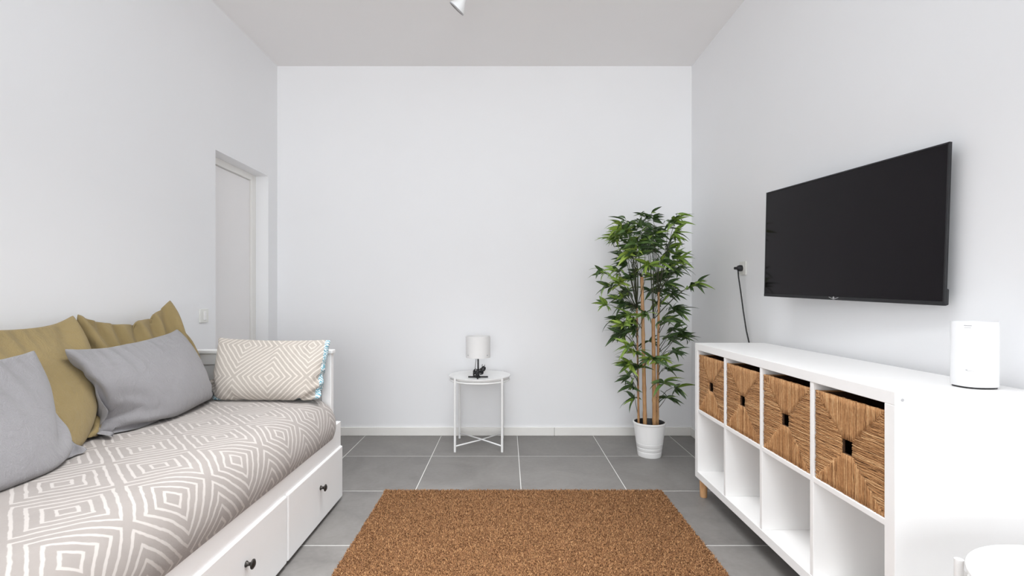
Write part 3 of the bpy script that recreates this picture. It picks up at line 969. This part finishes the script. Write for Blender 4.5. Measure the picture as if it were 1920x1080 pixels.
# table lamp on the far tray
LZ = 0.52 - 0.020 + 0.0003
lp = empty('table_lamp', (TBX - 0.012, TBY - 0.01, LZ), 'small lamp with a white drum shade and black stand on the tray table', 'table lamp')
b = MB()
for a in (0, math.pi / 2):
    b.tube([(-0.073 * math.cos(a), -0.073 * math.sin(a), 0.006), (0.073 * math.cos(a), 0.073 * math.sin(a), 0.006)], 0.0055, 8)
b.build('cross_base', M['black'], lp, smooth=True)
MB().lathe([(0, 0.0), (0.018, 0.0), (0.018, 0.010), (0.010, 0.018), (0, 0.018)], 20).build('hub', M['black'], lp, smooth=True, angle=40)
MB().tube([(0, 0, 0.01), (0, 0, 0.20)], 0.0058, 10).build('stem', M['black'], lp, smooth=True)
SHZ, SHT, SR = 0.150, 0.158, 0.090
MB().lathe([(SR, SHZ), (SR, SHZ + SHT), (SR - 0.002, SHZ + SHT), (SR - 0.002, SHZ)], 56, close=True).build('lamp_shade', M['lampshade'], lp, smooth=True, angle=40)
MB().tube([(0, 0, 0.19), (0, 0, 0.215)], 0.017, 14).build('bulb_holder', M['black'], lp, smooth=True, angle=40)
MB().lathe([(0, 0.215), (0.013, 0.216), (0.015, 0.225), (0.026, 0.25), (0.028, 0.265), (0.02, 0.285), (0, 0.292)], 20).build('bulb', M['white'], lp, smooth=True)
sp_ = MB()
for k in range(3):
    a = math.pi / 2 + k * 2 * math.pi / 3
    sp_.tube([(0, 0, 0.188), ((SR - 0.002) * math.cos(a), (SR - 0.002) * math.sin(a), 0.178)], 0.002, 6)
sp_.build('shade_spider', M['steel'], lp, smooth=True)
for a in (-math.pi / 2 - 0.88, -math.pi / 2 + 0.88):
    MB().lathe([(0, 0), (0.0042, 0), (0.0035, 0.002), (0, 0.0026)], 12, Matrix.Translation((SR * math.cos(a), SR * math.sin(a), SHZ + 0.022)) @ Matrix.Rotation(a, 4, 'Z') @ Matrix.Rotation(math.pi / 2, 4, 'Y')).build('screw', M['grey_mark'], lp, smooth=True)
cd = MB(); r_ = random.Random(4)
cd.tube([(-0.004, -0.012, 0.158), (-0.014, -0.014, 0.140), (-0.018, -0.014, 0.10), (-0.022, -0.016, 0.062), (-0.026, -0.016, 0.045)], 0.0022, 6)
for k in range(7):                                 # the lead wound into a hank round the stand
    pts = []
    ph = r_.uniform(0, 6.28); zz = 0.036 + 0.006 * (k % 4)
    for t in range(21):
        a = ph + 2 * math.pi * t / 20
        pts.append((0.002 + (0.034 + r_.uniform(-0.004, 0.004)) * math.cos(a), -0.012 + 0.011 * math.sin(a) * (1 + 0.1 * k), zz + 0.016 * math.sin(2 * a + k) + 0.008 * math.cos(a)))
    cd.tube(pts, 0.003, 6)
cd.build('coiled_lead', M['black'], lp, smooth=True)
pg = MB(); pg.lathe([(0, 0), (0.017, 0), (0.017, 0.018), (0.011, 0.03), (0, 0.03)], 16, Matrix.Translation((0.034, -0.022, 0.058)) @ Matrix.Rotation(0.5, 4, 'Y'))
pg.tube([(0.030, -0.022, 0.085), (0.032, -0.022, 0.102)], 0.0022, 6); pg.tube([(0.046, -0.022, 0.082), (0.050, -0.022, 0.098)], 0.0022, 6)
pg.build('plug', M['black'], lp, smooth=True, angle=40)

# ------------------------------------------------------------------ ceiling spotlight
rimc = Vector((-0.297, 2.84, 2.782)); dv = Vector((-0.64, 0.24, -0.70)).normalized()
spt = empty('ceiling_spotlight', (-0.215, 2.80, ZC), 'small white bell-shaped spotlight fixed to the ceiling', 'ceiling light')
rot = (-dv).to_track_quat('Z', 'Y').to_matrix().to_4x4()
mt = Matrix.Translation(rimc - Vector(spt.location)) @ rot
MB().lathe([(0.049, 0.0), (0.050, 0.002), (0.046, 0.012), (0.036, 0.030), (0.026, 0.044), (0.0185, 0.056), (0.0165, 0.070), (0.0165, 0.102), (0.013, 0.108), (0, 0.109), (0, 0.106), (0.013, 0.10), (0.0145, 0.06), (0.030, 0.032), (0.044, 0.006)], 40, mt, close=True).build('spot_head', M['metal_white'], spt, smooth=True, angle=50)
MB().lathe([(0, 0.008), (0.040, 0.007), (0.0405, 0.010), (0, 0.012)], 32, mt).build('lens', M['grey_mark'], spt, smooth=True)
MB().lathe([(0.0440, -0.0005), (0.0505, 0.0), (0.0508, 0.005), (0.046, 0.006)], 40, mt, close=True).build('rim_ring', M['grey_mark'], spt, smooth=True)
nk = mt @ Vector((0, 0, 0.105))
MB().tube([nk, nk + Vector((0.012, -0.003, 0.02)), Vector((0.0, 0.0, -0.02))], 0.008, 10).build('arm', M['metal_white'], spt, smooth=True)
MB().lathe([(0, -0.024), (0.045, -0.024), (0.050, -0.018), (0.050, 0.0), (0, 0.0)], 32).build('ceiling_mount', M['metal_white'], spt, smooth=True, angle=40)

# ------------------------------------------------------------------ potted bamboo
PX_, PY_ = 0.986, 3.365
pl = empty('potted_bamboo', (PX_, PY_, 0), 'tall artificial bamboo with tan canes in a white pot in the corner', 'potted plant')
PR0, PR1, PH = 0.078, 0.111, 0.236
prof = [(0, 0.0), (PR0, 0.0), (PR0 + 0.002, 0.004)]
for z in (0.037, 0.064, 0.094):
    r0 = PR0 + (PR1 - PR0) * z / PH
    prof += [(r0 - 0.0002, z - 0.0022), (r0 - 0.0016, z), (r0 + 0.0004, z + 0.0022)]
prof += [(PR1 - 0.004, PH - 0.014), (PR1 + 0.001, PH - 0.010), (PR1 + 0.001, PH - 0.001), (PR1 - 0.001, PH), (PR1 - 0.007, PH), (PR1 - 0.010, PH - 0.012), (PR1 - 0.018, PH - 0.05), (0, PH - 0.05)]
MB().lathe(prof, 56).build('pot', M['pot'], pl, smooth=True, angle=35)
MB().lathe([(PR1 - 0.0082, PH - 0.004), (PR1 - 0.0105, PH - 0.004), (PR1 - 0.024, PH - 0.047), (PR1 - 0.020, PH - 0.047)], 48, close=True).build('inner_pot', M['black'], pl, smooth=True, angle=50)
MB().lathe([(0, PH - 0.046), (PR1 - 0.021, PH - 0.047), (0, PH - 0.0495)], 40).build('soil', M['soil'], pl, smooth=True)
# canes: (px x at the pot, px x at the top, top height, radius, depth offset)
canes = [(1199, 1196, 1.02, 0.0075, 0.02), (1208, 1201.5, 1.235, 0.0135, -0.02), (1224.5, 1221, 0.95, 0.0145, -0.035), (1232, 1234, 1.13, 0.0090, -0.01)]
cane_pts = []
for (xa, xb, zt, rd, dy) in canes:
    a = ((xa - CX) * PY_ / F - PX_, dy, PH - 0.048); b_ = ((xb - CX) * PY_ / F - PX_, dy * 1.3, zt)
    path, rr = [], []
    n = 34
    for i in range(n + 1):
        t = i / n
        z = a[2] + (b_[2] - a[2]) * t
        path.append((a[0] + (b_[0] - a[0]) * t, a[1] + (b_[1] - a[1]) * t, z))
        rr.append(rd * (1 - 0.22 * t) * (1.14 if i % 6 == 3 else 1.0))
    MB().tube(path, rr, 12).build('cane', M['bamboo'], pl, smooth=True, angle=50)
    cane_pts.append((Vector(a), Vector(b_)))

def leaf_mesh(nm, L, W, droop, curl, mat):
    me = bpy.data.meshes.new(nm)
    n = 6
    v, f, uv = [], [], []
    for i in range(n + 1):
        t = i / n
        wv = W * (math.sin(math.pi * min(1, t ** 0.75)) ** 0.9) * (1 - 0.25 * t) + (0.0006 if 0 < i < n else 0)
        if i == n: wv = 0.0003
        if i == 0: wv = 0.0008
        x = L * (t - 0.10 * droop * t * t); z = -L * droop * t * t * 0.55
        y = curl * L * t * t
        v += [(x, y - wv, z + wv * 0.35), (x, y, z), (x, y + wv, z + wv * 0.35)]
        uv += [(t, 0), (t, 0.5), (t, 1)]
    for i in range(n):
        o = i * 3
        f += [(o, o + 3, o + 4, o + 1), (o + 1, o + 4, o + 5, o + 2)]
    me.from_pydata(v, [], f)
    ul = me.uv_layers.new(name='UVMap')
    for lp_ in me.loops: ul.data[lp_.index].uv = uv[lp_.vertex_index]
    me.polygons.foreach_set('use_smooth', [True] * len(me.polygons))
    me.materials.append(mat)
    return me
LM = {}
for key in ('leaf', 'leaf_light'):
    LM[key] = [leaf_mesh('leaf', L, W, d, c_, M[key]) for (L, W, d, c_) in ((0.120, 0.0142, 0.45, 0.05), (0.100, 0.0134, 0.6, -0.08), (0.135, 0.0148, 0.75, 0.08), (0.085, 0.0122, 0.3, 0.0), (0.110, 0.0152, 0.2, -0.05), (0.125, 0.0126, 0.95, 0.10))]
# sprigs read from the photograph: (x, y, light?, leaves)
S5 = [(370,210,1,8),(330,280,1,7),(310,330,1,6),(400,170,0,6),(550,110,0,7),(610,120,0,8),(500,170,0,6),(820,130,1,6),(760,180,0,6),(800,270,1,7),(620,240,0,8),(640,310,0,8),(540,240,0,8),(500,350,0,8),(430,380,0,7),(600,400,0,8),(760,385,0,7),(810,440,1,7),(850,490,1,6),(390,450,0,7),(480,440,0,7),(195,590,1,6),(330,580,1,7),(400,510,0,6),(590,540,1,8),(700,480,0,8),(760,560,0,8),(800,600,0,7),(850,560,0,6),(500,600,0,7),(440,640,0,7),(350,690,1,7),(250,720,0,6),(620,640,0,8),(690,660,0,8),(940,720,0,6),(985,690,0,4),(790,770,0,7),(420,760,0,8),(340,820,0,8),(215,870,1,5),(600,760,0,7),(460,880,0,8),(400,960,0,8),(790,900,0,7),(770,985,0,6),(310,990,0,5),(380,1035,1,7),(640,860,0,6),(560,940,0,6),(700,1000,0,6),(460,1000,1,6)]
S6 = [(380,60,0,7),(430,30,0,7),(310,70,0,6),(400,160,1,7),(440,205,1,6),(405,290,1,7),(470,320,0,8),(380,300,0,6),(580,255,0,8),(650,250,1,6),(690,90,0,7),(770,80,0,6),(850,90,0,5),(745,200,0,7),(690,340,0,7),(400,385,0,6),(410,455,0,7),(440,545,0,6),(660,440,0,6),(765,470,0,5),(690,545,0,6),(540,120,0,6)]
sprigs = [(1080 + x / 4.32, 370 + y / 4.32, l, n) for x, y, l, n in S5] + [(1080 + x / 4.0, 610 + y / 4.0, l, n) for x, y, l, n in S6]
R2 = random.Random(21)
sprigs += [(R2.uniform(1150, 1272), R2.uniform(420, 640), 1 if R2.random() < 0.25 else 0, 6) for _ in range(16)]
plan = []
for (x, y, l, n) in sprigs:
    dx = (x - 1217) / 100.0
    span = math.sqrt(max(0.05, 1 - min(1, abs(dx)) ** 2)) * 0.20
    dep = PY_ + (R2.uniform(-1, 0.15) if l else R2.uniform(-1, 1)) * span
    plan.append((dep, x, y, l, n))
plan.sort()
budget = 298
stuff_v, stuff_f, stuff_uv = [], [], []
for (dep, x, y, l, n) in plan:
    w_ = px(x, y, dep); c_ = w_ - Vector((PX_, PY_, 0))
    best = min(cane_pts, key=lambda ab: abs(ab[0].x - c_.x) + R2.uniform(0, 0.06))
    zz = min(c_.z - R2.uniform(0.05, 0.16), best[1].z - 0.01)
    t = max(0.05, (zz - best[0].z) / (best[1].z - best[0].z))
    a = best[0].lerp(best[1], t)
    if c_.z - a.z > 0.3: a = best[1]
    mid = a.lerp(c_, 0.5) + Vector((R2.uniform(-.02, .02), R2.uniform(-.02, .02), 0.03))
    q1 = a.lerp(mid, 0.5) + Vector((0, 0, 0.004)); q2 = mid.lerp(c_, 0.5) + Vector((0, 0, 0.012))
    tw = MB(); tw.tube([a, q1, mid, q2, c_], [0.0028, 0.0024, 0.002, 0.0017, 0.0012], 5)
    br = tw.build('sprig', M['twig'], pl, smooth=True)
    out = Vector((c_.x, c_.y, 0)); out = out.normalized() if out.length > 0.03 else Vector((R2.uniform(-1, 1), -1, 0)).normalized()
    for k in range(int(n * 2.3)):
        az = R2.uniform(-1.9, 1.9) if out.length else 0
        d = Matrix.Rotation(az, 3, 'Z') @ out
        d = (d * R2.uniform(0.7, 1.0) + Vector((0, 0, R2.uniform(-0.40, 0.75)))).normalized()
        side = Vector((0, 0, 1)).cross(d).normalized()
        nrm = d.cross(side)
        roll = R2.uniform(-1.15, 1.15)
        sd = side * math.cos(roll) + nrm * math.sin(roll); nr = d.cross(sd)
        base = c_.lerp(q2, R2.uniform(0, 0.75))
        sc_ = R2.uniform(0.72, 1.08)
        mw = Matrix(((d.x, sd.x, nr.x, base.x), (d.y, sd.y, nr.y, base.y), (d.z, sd.z, nr.z, base.z), (0, 0, 0, 1))) @ Matrix.Scale(sc_, 4)
        tip = mw @ Vector((0.09, 0, 0))
        if tip.y + PY_ > YB - 0.02 or tip.x + PX_ > XR - 0.03:
            continue
        # leaves stay clear of the shelf unit
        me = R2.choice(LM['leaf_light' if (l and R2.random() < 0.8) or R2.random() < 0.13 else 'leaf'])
        if budget > 0:
            lf = bpy.data.objects.new('leaf', me); COL.objects.link(lf)
            lf.parent = br; lf.matrix_local = mw
            budget -= 1
        else:
            o = len(stuff_v); s_idx = 0 if me.materials[0] == M['leaf'] else 1
            stuff_v += [tuple(mw @ v.co) for v in me.vertices]
            stuff_f += [(tuple(o + i for i in p_.vertices), s_idx) for p_ in me.polygons]
            stuff_uv += [tuple(((i // 3) / 6.0, (i % 3) * 0.5)) for i in range(len(me.vertices))]
me = bpy.data.meshes.new('foliage')
me.from_pydata(stuff_v, [], [f for f, _ in stuff_f])
me.materials.append(M['leaf']); me.materials.append(M['leaf_light'])
me.polygons.foreach_set('material_index', [i for _, i in stuff_f])
me.polygons.foreach_set('use_smooth', [True] * len(me.polygons))
ul = me.uv_layers.new(name='UVMap')
for lp_ in me.loops: ul.data[lp_.index].uv = stuff_uv[lp_.vertex_index]
fo = bpy.data.objects.new('foliage', me); COL.objects.link(fo); fo.parent = pl; fo['kind'] = 'stuff'
